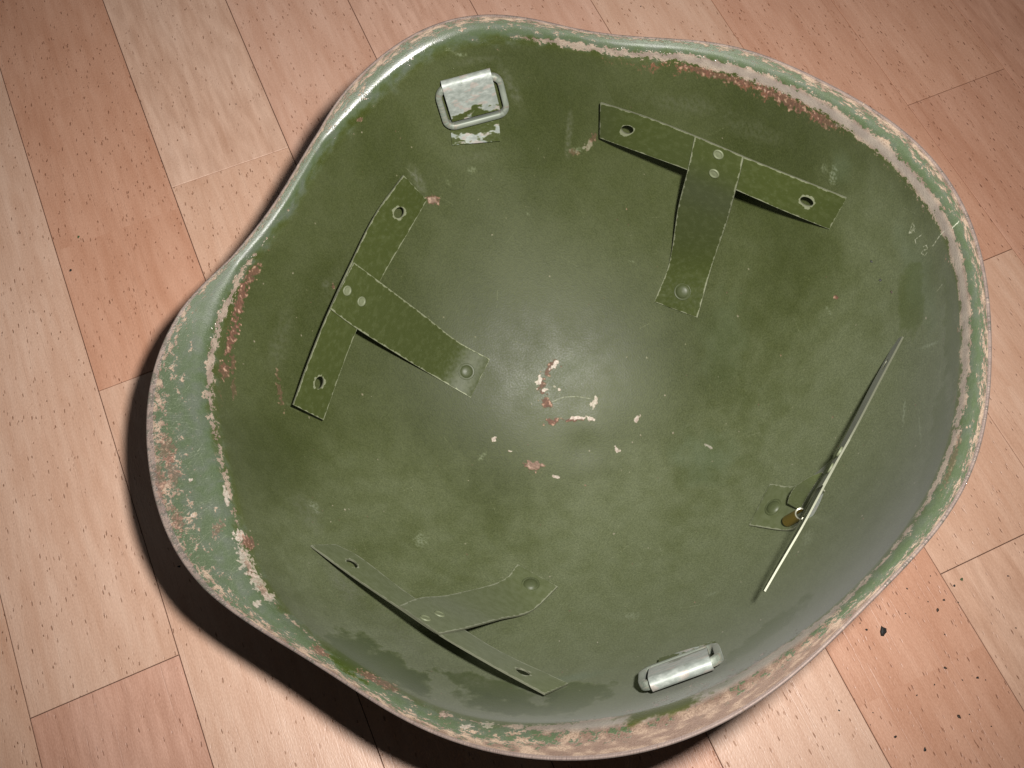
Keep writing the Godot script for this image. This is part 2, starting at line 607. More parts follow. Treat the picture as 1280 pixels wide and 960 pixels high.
func dab(i: int, c: Color, share: float) -> void:
	col[i] = int(lerpf(col[i], c.r * 255, share))
	col[i + 1] = int(lerpf(col[i + 1], c.g * 255, share))
	col[i + 2] = int(lerpf(col[i + 2], c.b * 255, share))


func blob(kind: String, at: Vector2, e1: Vector2, e2: Vector2, strength: float) -> void:
	var reach := 1.5
	var ex := (absf(e1.x) + absf(e2.x)) * reach + 2.0
	var ey := (absf(e1.y) + absf(e2.y)) * reach + 2.0
	var det := e1.x * e2.y - e1.y * e2.x
	if absf(det) < 1e-3: return
	for y in range(maxi(0, int(at.y - ey)), mini(TEX, int(at.y + ey) + 1)):
		for x in range(maxi(0, int(at.x - ex)), mini(TEX, int(at.x + ex) + 1)):
			var dx := x - at.x
			var dy := y - at.y
			var p := (dx * e2.y - dy * e2.x) / det
			var q := (e1.x * dy - e1.y * dx) / det
			var d := sqrt(p * p + q * q)
			if d > reach: continue
			var nf := fine(x + 311, y + 97)
			var nm := mid(x + 41, y + 640)
			var nx := fine(x * 2 + 19, y * 2 + 5)
			var i := (y * TEX + x) * 3
			match kind:
				"rust":
					var a := clampf((1.0 - d + (nf - 0.5) * 1.6 + (nm - 0.5) * 0.8) * 5.0, 0, 1) * strength
					if a > 0.0:
						dab(i, c8(106, 70, 54).lerp(c8(82, 54, 42), clampf(nx * 2.0 - 0.5, 0, 1)).lerp(c8(176, 140, 120), clampf((nf - 0.62) * 5.0, 0, 1)), a * 0.9)
						orm[i] = int(orm[i] * (1.0 - 0.4 * a))
						orm[i + 1] = int(lerpf(orm[i + 1], 190, a))
				"bare":
					var a := clampf((1.0 - d + (nf - 0.5) * 1.7 + (nm - 0.5) * 0.8) * 6.0, 0, 1) * strength
					if a > 0.0:
						dab(i, c8(178, 168, 155).lerp(c8(146, 130, 118), clampf(nx * 2.2 - 0.7, 0, 1)), a * 0.95)
						orm[i] = int(orm[i] * (1.0 - 0.5 * a))
						orm[i + 1] = int(lerpf(orm[i + 1], 140, a))
						orm[i + 2] = int(lerpf(orm[i + 2], 40, a))
				"scuff":
					var a := clampf((1.0 - d + (nf - 0.5) * 0.9) * 1.6, 0, 1) * strength * clampf(nx * 2.4 - 0.6, 0.1, 1.0)
					dab(i, c8(140, 148, 130), a * 0.65)
					orm[i + 1] = int(lerpf(orm[i + 1], 150, a))
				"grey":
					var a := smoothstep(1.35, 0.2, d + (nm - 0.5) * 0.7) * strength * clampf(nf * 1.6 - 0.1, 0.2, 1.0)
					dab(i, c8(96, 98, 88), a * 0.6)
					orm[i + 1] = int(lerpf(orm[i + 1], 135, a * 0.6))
				"blue":  # soft grey-green haze: scuffed paint and painted sheen
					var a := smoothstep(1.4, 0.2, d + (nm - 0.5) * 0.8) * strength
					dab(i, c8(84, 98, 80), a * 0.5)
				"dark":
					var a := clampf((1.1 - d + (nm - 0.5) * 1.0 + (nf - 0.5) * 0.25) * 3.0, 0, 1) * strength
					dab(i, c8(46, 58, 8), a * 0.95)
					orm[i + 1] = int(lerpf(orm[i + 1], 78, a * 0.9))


func scratch(p: Vector2, q: Vector2, width: float, strength: float) -> void:
	var n := int(p.distance_to(q) * 2.0) + 1
	for k in n + 1:
		var c := p.lerp(q, float(k) / n)
		var w := int(ceil(width))
		for y in range(int(c.y) - w, int(c.y) + w + 1):
			for x in range(int(c.x) - w, int(c.x) + w + 1):
				if x < 0 or y < 0 or x >= TEX or y >= TEX: continue
				var d := Vector2(x, y).distance_to(c)
				var a := clampf(width * 0.7 + 0.4 - d, 0, 1) * absf(strength) * clampf(fine(x * 2, y * 2) * 2.5 - 0.7, 0.15, 1.0) * 0.5
				var i := (y * TEX + x) * 3
				dab(i, c8(190, 190, 172) if strength > 0 else c8(44, 48, 24), a)
				orm[i] = int(orm[i] * (1.0 - 0.3 * a))


func specks() -> void:
	# pinprick chips and hairline scratches all over the inside
	for k in 260:
		var an := rng.randf() * TAU
		var t := sqrt(rng.randf()) * 0.8
		var c := Vector2(TEX, TEX) * 0.5 + Vector2(cos(an), sin(an)) * t * 0.495 * TEX
		var s := rng.randf_range(0.8, 2.0)
		blob("bare" if rng.randf() < 0.6 else "rust", c, Vector2(s, 0), Vector2(0, s * rng.randf_range(0.6, 1.6)), rng.randf_range(0.25, 0.75))
	for k in 150:
		var an := rng.randf() * TAU
		var t := sqrt(rng.randf()) * 0.97
		var c := Vector2(TEX, TEX) * 0.5 + Vector2(cos(an), sin(an)) * t * 0.495 * TEX
		var d := Vector2.from_angle(rng.randf() * TAU) * rng.randf_range(8, 50)
		scratch(c, c + d, 0.6, rng.randf_range(0.15, 0.5))
	for k in 170:                                     # rubbed hairlines across the visor
		var an := rng.randf_range(-0.35, 0.35)
		var c := Vector2(TEX, TEX) * 0.5 + Vector2(cos(an), sin(an)) * rng.randf_range(0.86, 0.98) * 0.495 * TEX
		scratch(c, c + Vector2.from_angle(an + rng.randf_range(-0.5, 0.9)) * rng.randf_range(10, 70), 0.7, rng.randf_range(0.2, 0.6))


func wear_and_sheen_marks() -> Array:
	return [
		["rust", 1090, 814, -5, 6, 18, 14, 1.00],
		["bare", 1079, 809, -2, 4, 14, 9, 1.00],
		["rust", 1116, 841, -9, 3, 9, 23, 1.00],
		["bare", 1118, 831, -5, 4, 9, 12, 1.00],
		["rust", 1119, 878, -8, -2, -3, 14, 1.00],
		["bare", 1114, 850, -6, 2, 2, 5, 1.00],
		["bare", 1085, 859, -3, 1, 1, 3, 1.00],
		["bare", 1027, 902, -5, 4, 9, 10, 0.85],
		["rust", 1119, 917, -15, 2, 1, 8, 1.00],
		["rust", 1080, 924, -24, 5, 1, 5, 1.00],
		["bare", 1069, 924, -18, 4, 1, 4, 1.00],
		["bare", 1046, 934, -6, 5, 3, 3, 1.00],
		["rust", 1180, 992, -14, 7, 6, 10, 1.00],
		["bare", 1180, 992, -12, 6, 5, 9, 0.35],
		["bare", 1145, 1027, -10, 3, 2, 4, 1.00],
		["bare", 954, 964, -3, 4, 7, 5, 1.00],
		["bare", 1016, 1011, -3, 6, 4, 3, 1.00],
		["bare", 1239, 921, -5, -1, -0, 6, 1.00],
		["bare", 1214, 953, -5, 1, 1, 3, 1.00],
		["bare", 834, 1084, -6, 7, 2, 3, 1.00],
		["scuff", 1272, 949, -12, -9, -3, 5, 0.80],
		["scuff", 1450, 1111, -17, 2, 6, 21, 0.70],
		["blue", 851, 1103, -59, 31, 19, 58, 0.60],  # second soft highlight of the dome, put into the colour
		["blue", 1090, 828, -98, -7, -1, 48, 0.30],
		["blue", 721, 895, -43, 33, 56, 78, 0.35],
		["grey", 954, 294, -17, -3, -5, 54, 0.80],
		["grey", 1001, 235, -73, 6, 3, 8, 0.50],
		["grey", 1076, 395, -46, 5, 3, 12, 0.40],
		["scuff", 1104, 414, -12, 5, 5, 7, 0.60],
		["scuff", 1040, 217, -19, 7, 3, 4, 0.70],
		["scuff", 1062, 195, -12, 13, 3, 6, 0.60],
		["grey", 863, 390, -9, 2, 30, 48, 0.90],
		["rust", 872, 428, -16, 3, 3, 6, 0.50],
		["bare", 831, 424, -16, -4, -2, 6, 0.60],
		["rust", 810, 413, -7, 3, 7, 8, 0.60],
		["scuff", 864, 426, -27, 2, 2, 7, 0.80],
		["scuff", 347, 764, -8, 9, 20, 17, 0.90],
		["scuff", 359, 741, -8, 6, 8, 9, 0.60],
		["grey", 1231, 393, -15, -3, -11, 33, 1.00],
		["rust", 1211, 440, -12, 7, 7, 7, 0.90],
		["bare", 1211, 440, -9, 5, 5, 5, 0.40],
		["rust", 1652, 781, -7, -1, 4, 37, 0.60],
		["scuff", 1616, 816, -35, 14, 4, 6, 0.50],
		["scuff", 1657, 1037, -10, 16, 11, 9, 0.70],
		["grey", 1673, 1053, -30, -20, -16, 47, 0.50],
		["grey", 1633, 1224, -22, -22, -29, 70, 0.60],
		["grey", 1557, 1361, -22, -27, -34, 93, 0.35],
		["grey", 1630, 680, -23, 6, 39, 81, 0.50],
		["grey", 1490, 555, -19, 8, 41, 57, 0.35],
		["grey", 561, 449, -95, 70, 16, 16, 0.50],
		["grey", 450, 582, -61, 75, 21, 11, 0.50],
		["scuff", 1104, 1424, -23, 6, 2, 12, 0.55],
		["scuff", 934, 1443, -16, 3, 0, 7, 0.40],
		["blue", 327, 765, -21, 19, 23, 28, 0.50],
		["scuff", 1254, 1601, -47, 1, 0, 9, 0.50],
		["scuff", 1473, 1301, -24, 13, 9, 20, 0.60],
		["scuff", 1413, 1414, -19, 26, 7, 12, 0.50],
		["scuff", 711, 1419, -10, 16, 15, 23, 0.40],
		["scuff", 433, 1297, -3, 4, 18, 38, 0.70],
		["scuff", 325, 1219, -41, 29, -0, 5, 0.70],
		["scuff", 416, 1382, -3, 4, 15, 63, 0.50],
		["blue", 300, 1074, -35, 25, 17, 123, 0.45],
		["rust", 470, 963, -4, 4, 2, 4, 1.00],
		["scuff", 497, 973, -3, 1, -1, 16, 0.60],
		["scuff", 842, 667, -8, 7, 2, 2, 0.60],
		["dark", 333, 1092, -24, 28, 39, 53, 0.30],
		["rust", 1321, 259, -9, 3, -0, 6, 0.70],
		["rust", 1495, 562, -5, 0, 1, 5, 0.80],
		["grey", 1509, 556, -9, 1, 2, 8, 1.00],
		["scuff", 1021, 516, -4, 6, 3, 2, 0.50],
		["scuff", 1164, 420, -7, 6, 6, 4, 0.40],
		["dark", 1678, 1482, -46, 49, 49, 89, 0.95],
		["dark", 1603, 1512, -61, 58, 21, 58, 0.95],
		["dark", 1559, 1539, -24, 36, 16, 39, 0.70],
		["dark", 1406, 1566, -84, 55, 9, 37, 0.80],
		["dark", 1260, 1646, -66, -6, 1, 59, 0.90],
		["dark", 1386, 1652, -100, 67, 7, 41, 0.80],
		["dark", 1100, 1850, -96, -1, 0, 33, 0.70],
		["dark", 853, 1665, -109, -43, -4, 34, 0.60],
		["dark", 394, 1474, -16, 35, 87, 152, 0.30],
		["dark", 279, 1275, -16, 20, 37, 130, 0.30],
		["grey", 1447, 1526, -55, 34, 7, 23, 0.60],
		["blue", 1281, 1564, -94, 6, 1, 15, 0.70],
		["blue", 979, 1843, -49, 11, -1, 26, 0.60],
		["bare", 1857, 1162, -19, 5, 9, 15, 1.00],
		["rust", 1837, 1172, -17, 10, 16, 14, 0.90],
		["bare", 1850, 1217, -18, -9, -14, 38, 0.75],
		["rust", 1846, 1242, -8, -4, -8, 25, 0.50],
		["bare", 1829, 1282, -15, -10, -14, 34, 0.75],
		["rust", 1824, 1299, -9, -6, -6, 18, 0.50],
		["bare", 1817, 1314, -15, -2, 6, 17, 0.70],
		["bare", 1850, 1331, -9, -4, -1, 8, 0.80],
		["rust", 1912, 1138, -11, 7, 14, 19, 0.60],
		["bare", 1876, 1059, -7, -1, 1, 24, 0.90],
		["rust", 1707, 588, -13, 1, 23, 57, 1.00],
		["rust", 1743, 680, -11, 1, 23, 51, 1.00],
		["rust", 1772, 746, -14, -2, 5, 21, 0.80],
		["rust", 1674, 542, -12, 4, 18, 24, 0.90],
		["rust", 1749, 731, -6, -1, 5, 24, 0.70],
		["rust", 1760, 783, -6, -1, 6, 22, 0.50],
		["rust", 1988, 912, -20, 5, 9, 40, 0.55],
		["rust", 1989, 974, -16, 1, 3, 48, 0.50],
		["rust", 2006, 1094, -15, -2, -3, 36, 0.60],
		["rust", 2019, 987, -11, 1, 5, 60, 0.50],
		["bare", 1953, 1004, -5, 1, 1, 4, 1.00],
		["bare", 1968, 1093, -6, 1, 1, 4, 1.00],
		["scuff", 2022, 1200, 0, 0, 0, 0, 0.50],
		["scuff", 1998, 1249, -40, 9, 3, 4, 0.40],
		["scuff", 1999, 1299, -35, 14, -1, 3, 0.50],
		["scuff", 1932, 1211, -28, 4, 1, 3, 0.40],
		["bare", 1531, 1700, -10, -1, 6, 16, 1.00],
		["rust", 1531, 1700, -12, -1, 7, 20, 0.40],
		["bare", 1494, 1756, -17, -1, 3, 10, 0.80],
		["bare", 1450, 1758, -13, 2, 4, 15, 0.70],
		["rust", 1765, 1491, -12, 19, 18, 16, 0.80],
		["rust", 1669, 1566, -24, 15, 13, 19, 0.80],
		["rust", 1637, 1589, -29, 19, 12, 20, 0.70],
		["rust", 457, 447, -86, 83, 8, 5, 0.80],
		["rust", 344, 583, -36, 56, 15, 4, 0.90],
		["rust", 297, 670, -14, 35, 14, 1, 0.80],
		["rust", 358, 1580, -8, 10, 41, 63, 0.40],
	]


func scratches() -> Array:
	return [
		[[Vector2(276.3, 979.7), Vector2(256.1, 971.1), Vector2(257.8, 983.9), Vector2(270.0, 981.9), Vector2(273.9, 980.0)], 1.3, 0.90],
		[[Vector2(271.5, 980.4), Vector2(260.0, 979.6), Vector2(262.9, 986.9), Vector2(270.8, 983.1)], 1.3, 0.70],
		[[Vector2(272.7, 1007.9), Vector2(270.0, 1000.3), Vector2(252.2, 1006.0)], 1.3, 0.90],
		[[Vector2(261.8, 1027.2), Vector2(253.6, 1031.4), Vector2(254.5, 1040.9), Vector2(263.5, 1033.7)], 1.3, 0.80],
		[[Vector2(265.1, 1032.0), Vector2(271.5, 1033.7), Vector2(267.5, 1044.0), Vector2(259.4, 1044.1)], 1.3, 0.80],
		[[Vector2(241.2, 1046.5), Vector2(223.2, 1046.7), Vector2(191.4, 1049.7)], 1.7, 0.90],
		[[Vector2(163.0, 1058.3), Vector2(112.4, 1054.8)], 2.1, 0.90],
		[[Vector2(1107.0, 878.6), Vector2(1081.5, 875.8), Vector2(1055.3, 881.8), Vector2(1029.4, 894.7)], 1.3, 0.50],
		[[Vector2(1105.9, 417.1), Vector2(1138.3, 437.7)], 0.8, -0.40],
		[[Vector2(277.1, 1129.7), Vector2(256.2, 1131.3)], 1.3, 0.50],
		[[Vector2(1132.4, 351.6), Vector2(1122.8, 412.5), Vector2(1136.6, 438.2)], 0.8, -0.30],
		[[Vector2(1123.6, 751.8), Vector2(1144.3, 738.1)], 0.9, 0.30],
		[[Vector2(880.3, 793.9), Vector2(856.9, 792.9)], 0.9, 0.40],
		[[Vector2(1006.0, 1448.9), Vector2(956.9, 1463.7)], 1.0, 0.35],
		[[Vector2(751.6, 1105.9), Vector2(725.7, 1111.7)], 0.9, 0.30],
	]


# ---------------------------------------------------------------- the floor

func make_wood() -> void:
	var w := 384
	var h := 1536
	mats.wood = []
	for k in 4:
		var a := PackedByteArray()
		var o := PackedByteArray()
		a.resize(w * h * 3)
		o.resize(w * h * 3)
		var off := k * 217
		for y in h:
			for x in w:
				var grain := noise_mid[(((y / 2 + off) & 1023) << 10) | ((x * 2 + off * 3) & 1023)] / 255.0
				var thin := noise_fine[(((y / 9 + off * 2) & 1023) << 10) | ((x * 2 + (y >> 6) + off) & 1023)] / 255.0
				var cloud := noise_big[(((y / 2 + off) & 1023) << 10) | ((x * 2 + off * 5) & 1023)] / 255.0
				var grit := noise_fine[(((y * 2 + off) & 1023) << 10) | ((x * 3 + off) & 1023)] / 255.0
				var v: float = 0.86 + (grain - 0.5) * [0.05, 0.11, 0.05, 0.05][k] + (thin - 0.5) * [0.018, 0.01, 0.012, 0.03][k] + (cloud - 0.5) * 0.06 + (grit - 0.5) * 0.08
				var warm := (cloud - 0.5) * 0.05 + (grain - 0.5) * 0.04
				var i := (y * w + x) * 3
				a[i] = int(clampf(v + 0.06, 0, 1) * 255)
				a[i + 1] = int(clampf(v + warm * 0.6, 0, 1) * 255)
				a[i + 2] = int(clampf(v - 0.03 + warm, 0, 1) * 255)
				o[i] = int(clampf(0.62 + (thin - 0.5) * 0.10 + (grit - 0.5) * 0.12, 0, 1) * 255)
				o[i + 1] = int(clampf(0.42 + (grit - 0.5) * 0.18 + (thin - 0.5) * 0.05, 0, 1) * 255)
		var many: int = [1100, 700, 1300, 600][k]
		for f in many:                               # the short dark flecks of beech, pressed into the sheet
			var cx := rng.randf() * w
			var cy := rng.randf() * h
			var ln := rng.randf_range(1.8, 5.5)
			var wd := rng.randf_range(0.8, 1.9)
			var slant := rng.randf_range(-0.25, 0.12)
			var deep: float = rng.randf_range(0.15, 1.0) ** 1.8 * 0.8
			for y in range(int(cy - ln), int(cy + ln) + 1):
				for x in range(int(cx - wd - 3), int(cx + wd + 4)):
					var dy := (y - cy) / ln
					var dx := (x - cx - slant * (y - cy)) / wd
					var s := clampf((1.0 - dy * dy - dx * dx) * 2.2, 0, 1) * deep
					if s <= 0.0: continue
					var i := (posmod(y, h) * w + posmod(x, w)) * 3
					a[i] = int(lerpf(a[i], 138, s * 0.7))
					a[i + 1] = int(lerpf(a[i + 1], 98, s * 0.7))
					a[i + 2] = int(lerpf(a[i + 2], 76, s * 0.7))
					o[i] = int(o[i] * (1.0 - 0.85 * minf(1.0, s * 1.5)))
		for f in 60:                                 # long darker grain lines
			var cx := rng.randf() * w
			var cy := rng.randf() * h
			var ln := rng.randf_range(40, 220)
			for j in int(ln):
				var x := posmod(int(cx + 3.0 * sin(j * 0.02 + f)), w)
				var i := (posmod(int(cy) + j, h) * w + x) * 3
				for q in 3: a[i + q] = int(a[i + q] * 0.97)
				o[i] = int(o[i] * 0.8)
		mats.wood.append([Image.create_from_data(w, h, false, Image.FORMAT_RGB8, a), Image.create_from_data(w, h, false, Image.FORMAT_RGB8, o)])
	var first := []
	for k in 4: first.append(textured(mats.wood[k][0], mats.wood[k][1], 0.06))
	# tones of the boards as printed
	var tones := [c8(220, 194, 173), c8(217, 185, 164), c8(210, 171, 146), c8(205, 165, 141), c8(218, 189, 166), c8(211, 175, 155)]
	mats.board = []
	for t in tones:
		for k in 4:
			var m: StandardMaterial3D = first[k].duplicate()
			m.albedo_color = t
			mats.board.append(m)


func board_mesh(shift: float) -> ArrayMesh:
	var st := begin()
	var hx := BOARD / 2 - 0.00019
	var hz := BOARD_LENGTH / 2 - 0.00019
	var b := 0.00019
	var d := 0.0008
	var top := [Vector3(-hx + b, 0, -hz + b), Vector3(hx - b, 0, -hz + b), Vector3(hx - b, 0, hz - b), Vector3(-hx + b, 0, hz - b)]
	var rim := [Vector3(-hx, -b, -hz), Vector3(hx, -b, -hz), Vector3(hx, -b, hz), Vector3(-hx, -b, hz)]
	var uv := func(p: Vector3) -> Vector2: return Vector2(p.x / BOARD + 0.5, p.z / BOARD_LENGTH + 0.5 + shift)
	var c := []
	for p in top: c.append([p, Vector3.UP, uv.call(p)])
	quad(st, c[0], c[1], c[2], c[3])
	for i in 4:
		var j := (i + 1) % 4
		var out: Vector3 = (rim[i] + rim[j]).normalized()
		var n := (out + Vector3.UP).normalized()
		quad(st, [top[i], n, uv.call(top[i])], [top[j], n, uv.call(top[j])], [rim[j], n, uv.call(rim[j])], [rim[i], n, uv.call(rim[i])])
		var lo_i: Vector3 = rim[i] - Vector3(0, d - b, 0)
		var lo_j: Vector3 = rim[j] - Vector3(0, d - b, 0)
		quad(st, [rim[i], out, uv.call(rim[i])], [rim[j], out, uv.call(rim[j])], [lo_j, out, uv.call(rim[j])], [lo_i, out, uv.call(rim[i])])
	return st.commit()


func build_floor() -> void:
	var sheet := PlaneMesh.new()
	sheet.size = Vector2(6, 6)
	var fl := obj("floor", sheet, mats.joint, self)
	fl.position.y = -0.0008
	fl.set_meta("kind", "structure")
	fl.set_meta("label", "wood pattern floor of narrow beech boards under the helmet")
	var meshes := []
	for k in 5: meshes.append(board_mesh(k * 0.21))
	var turn := Basis(Vector3(cos(PSI), 0, sin(PSI)), Vector3.UP, Vector3(-sin(PSI), 0, cos(PSI)))
	# where the cross joint of each row lies, and the tone and fleck pattern on either side of it
	var joints := {-4: 0.13, -3: -0.31, -2: 0.2, -1: 0.02, 0: -0.1146, 1: -0.2624, 2: -0.37, 3: -0.51, 4: -0.62, 5: -0.75, 6: 0.0, 7: -0.141, 8: -0.2505, 9: -0.39, 10: -0.5, 11: -0.2, 12: -0.33, 13: -0.05}
	var tone := {"0/0": 5, "0/-1": 0, "-1/-1": 4, "1/-1": 2, "1/0": 0, "2/-1": 0, "2/0": 4, "3/-1": 1, "3/0": 1, "4/0": 1, "5/0": 1, "5/1": 2, "4/1": 0, "6/-1": 4, "6/0": 4, "7/-1": 2, "7/0": 4, "8/-1": 2, "8/0": 3, "9/0": 3, "9/-1": 3}
	var kind := {"0/0": 1, "0/-1": 0, "1/-1": 2, "1/0": 3, "2/-1": 1, "2/0": 2, "3/-1": 3, "4/0": 1, "5/1": 0, "6/0": 1, "7/0": 3, "8/0": 2}
	for r in joints:
		for s in range(-3, 4):
			var mid_s: float = joints[r] + BOARD_LENGTH * (s + 0.5)
			if mid_s < -1.05 or mid_s > 0.55: continue
			var key := "%d/%d" % [r, s]
			var q: int = tone.get(key, rng.randi() % 6)
			var k: int = kind.get(key, rng.randi() % 4)
			var u: float = FIRST_JOINT + BOARD * (r + 0.5)
			var o := obj("plank", meshes[rng.randi() % 5], mats.board[q * 4 + k], fl)
			o.transform = Transform3D(turn, turn * Vector3(u, 0, mid_s) + Vector3(0, 0.0008, 0))


# ---------------------------------------------------------------- the helmet

func build_helmet() -> void:
	var root := Node3D.new()
	root.name = "steel_helmet"
	var n := Vector3(-0.2240812, 0.97426607, 0.02435666)
	var ea := Vector3(-0.92094424, -0.21986092, 0.32174971)
	var eb := Vector3(0.3188249, 0.04966694, 0.94651442)
	var o := Vector3(0.05512713, 0.00249076, -0.15993773)
	var cam := Vector3(0, 0.48, 0)
	root.transform = Transform3D(Basis(ea, n, eb), cam + (o - cam) * (K * 1000.0))
	tag(root, "worn olive green steel helmet lying open side up, rusty flared rim, four riveted brackets inside", "helmet")
	add_child(root)
	var rings := [0.0]
	for i in range(1, 49): rings.append(WALL_T * i / 48.0)
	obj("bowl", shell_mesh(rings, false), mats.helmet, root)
	rings = []
	for i in 15: rings.append(lerpf(WALL_T, RIM_T, i / 14.0))
	for i in range(1, 9): rings.append(lerpf(RIM_T, 1.0, i / 8.0))
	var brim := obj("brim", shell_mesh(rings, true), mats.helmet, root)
	brim.set_meta("label", "flared rim with chipped green paint, bare metal and rust")
	bracket(root, mats.strip_a,
		[V(48.1, -130.1, 109.9), V(66.6, -114.2, 110.1), V(82.9, -96.9, 107.9), V(99.3, -78.5, 105.4), V(115.3, -59.0, 102.1), V(128.0, -41.7, 99.6)],
		[V(43.3, -125.7, 91.2), V(56.5, -112.2, 91.1), V(76.8, -92.4, 90.1), V(93.6, -73.8, 87.9), V(107.7, -57.6, 83.6), V(121.9, -38.7, 80.3)],
		[V(82.4, -95.9, 107.7), V(76.6, -91.8, 91.1), V(65.6, -84.0, 59.6), V(56.6, -75.8, 37.1), V(44.5, -65.4, 24.7)],
		[V(99.0, -77.8, 106.4), V(93.4, -73.2, 88.9), V(83.0, -67.5, 59.0), V(72.6, -60.7, 35.8), V(60.4, -49.3, 22.9)], true)
	bracket(root, mats.strip_b,
		[V(-48.5, -118.5, 122.1), V(-64.2, -102.4, 122.1), V(-79.7, -83.4, 122.8), V(-94.9, -66.4, 120.5), V(-111.3, -54.0, 112.6), V(-128.9, -38.1, 107.0)],
		[V(-44.4, -115.8, 101.5), V(-52.6, -104.5, 104.2), V(-74.4, -80.3, 104.7), V(-89.9, -62.9, 103.3), V(-106.5, -49.1, 95.4), V(-122.5, -36.5, 88.1)],
		[V(-79.4, -82.7, 123.9), V(-74.2, -79.7, 105.8), V(-68.2, -80.3, 76.4), V(-58.7, -72.6, 42.3), V(-45.8, -62.4, 27.1)],
		[V(-94.6, -65.8, 121.6), V(-89.6, -62.2, 104.3), V(-85.1, -62.7, 77.2), V(-76.6, -60.5, 46.4), V(-62.7, -45.7, 26.9)], true)
	bracket(root, mats.strip_c,
		[V(134.4, 23.5, 97.5), V(122.2, 39.6, 93.9), V(105.0, 59.9, 96.6), V(89.1, 78.1, 102.6), V(71.9, 96.1, 105.0), V(55.0, 112.9, 104.9)],
		[V(128.6, 21.9, 82.7), V(119.9, 30.5, 78.9), V(103.7, 52.0, 81.7), V(87.9, 70.1, 85.1), V(70.5, 89.5, 85.8), V(47.4, 110.2, 89.4)],
		[V(103.3, 60.9, 97.0), V(98.2, 56.5, 80.6), V(89.6, 54.9, 61.9), V(70.4, 50.2, 34.8), V(61.9, 42.8, 25.0)],
		[V(88.4, 78.5, 104.2), V(80.6, 76.0, 85.4), V(71.1, 72.0, 61.2), V(59.6, 69.4, 42.4), V(46.4, 59.9, 27.9)], true)
	var bent := bracket(root, mats.strip_c,
		[V(-125.0, 26.1, 100.0), V(-107.3, 42.0, 106.0), V(-91.1, 56.7, 111.0), V(-77.7, 68.2, 112.0), V(-57.3, 85.9, 112.0), V(-45.9, 95.0, 111.0), V(-34.8, 104.0, 110.0)],
		[V(-127.9, 20.4, 83.0), V(-109.7, 36.2, 88.0), V(-93.5, 51.0, 92.0), V(-79.7, 63.3, 93.0), V(-59.0, 81.9, 93.0), V(-47.3, 91.5, 92.0), V(-35.9, 101.1, 91.0)],
		[V(-85.7, 61.5, 112.0), V(-87.2, 57.6, 93.0), V(-85.7, 55.4, 66.0), V(-72.2, 55.5, 42.3), V(-62.7, 47.7, 30.0)],
		[V(-69.6, 74.8, 112.0), V(-68.7, 72.1, 93.0), V(-65.0, 73.4, 66.0), V(-60.1, 74.6, 50.0), V(-46.5, 62.9, 31.3)], true, true)
	bent.set_meta("label", "bent bracket standing edge up along the back wall")
	strip("bent_tongue", [V(-63.8, 63.1, 50.0), V(-65.1, 61.3, 54.0), V(-67.4, 60.0, 60.0), V(-70.4, 59.9, 66.0), V(-74.1, 60.2, 71.0), V(-78.2, 61.1, 75.0)],
		[V(-66.8, 68.3, 54.0), V(-69.0, 66.9, 57.0), V(-71.2, 65.4, 61.0), V(-73.1, 64.2, 66.0), V(-75.3, 63.2, 71.0), V(-78.3, 61.8, 75.0)], 0.6, [], mats.strip_d, bent, 24)
	strip("lit_stem_edge", [V(-61.2, 72.8, 44.0), V(-66.0, 72.6, 50.0), V(-70.4, 71.0, 58.0), V(-75.8, 67.9, 74.0)],
		[V(-65.0, 74.9, 44.0), V(-69.1, 73.0, 50.0), V(-72.4, 71.4, 58.0), V(-76.1, 68.7, 74.0)], 0.6, [], mats.steel, bent, 16)  # added bright strip, stands for the lit lower edge of the stem
	strip("curled_end", [V(-67.2, 70.6, 62.0), V(-66.3, 69.7, 62.0), V(-64.9, 69.6, 62.0), V(-63.7, 70.3, 62.0), V(-63.1, 71.5, 62.0), V(-63.3, 72.8, 62.0), V(-64.2, 73.7, 62.0), V(-65.6, 73.8, 62.0), V(-66.8, 73.1, 62.0)],
		[V(-62.8, 69.2, 50.0), V(-61.8, 68.3, 50.0), V(-60.4, 68.2, 50.0), V(-59.2, 68.9, 50.0), V(-58.6, 70.2, 50.0), V(-58.8, 71.5, 50.0), V(-59.7, 72.4, 50.0), V(-61.1, 72.6, 50.0), V(-62.3, 71.8, 50.0)], 0.6, [], mats.brass, bent, 40)
	strap_loop(root, deg_to_rad(272.0), 0.714, 0.1, 0.0)
	strap_loop(root, deg_to_rad(88.4), 0.66, 0.03, 0.0)


func bracket(root: Node3D, paint: Material, a: Array, b: Array, sa: Array, sb: Array, holes: bool, bent := false) -> MeshInstance3D:
	var bar := strip("liner_bracket", a, b, 0.7, [0.125, 0.877] if holes else [], paint, root, 36)
	var stem := strip("stem", sa, sb, 0.7, [], mats.stem_a if paint == mats.strip_a else (mats.stem_b if paint == mats.strip_b else mats.stem_c), bar, 30)
	var dome := lathe([Vector2(4.5, -0.2), Vector2(4.4, 0.45), Vector2(4.0, 0.6), Vector2(3.5, 0.15), Vector2(3.2, 0.75), Vector2(2.6, 1.3), Vector2(1.5, 1.65), Vector2(0.0, 1.8)])
	var rv := obj("rivet", dome, mats.rivet, stem)
	rv.transform = strip_frame(sa, sb, 0.9, 0.52)
	var spot := lathe([Vector2(2.5, -0.3), Vector2(2.4, 0.62), Vector2(2.0, 0.8), Vector2(1.6, 0.6), Vector2(1.4, 0.4), Vector2(0.8, 0.5), Vector2(0.0, 0.52)], 20)
	for u in [0.055, 0.2]:
		var w := obj("spot_weld", spot, mats.weld, bar)
		w.transform = strip_frame(a, b, 0.462 + (u - 0.055) * 0.4, 0.22).scaled_local(Vector3(0.9, 1.5, 0.9)) if bent else strip_frame(sa, sb, u, 0.52)
	return bar


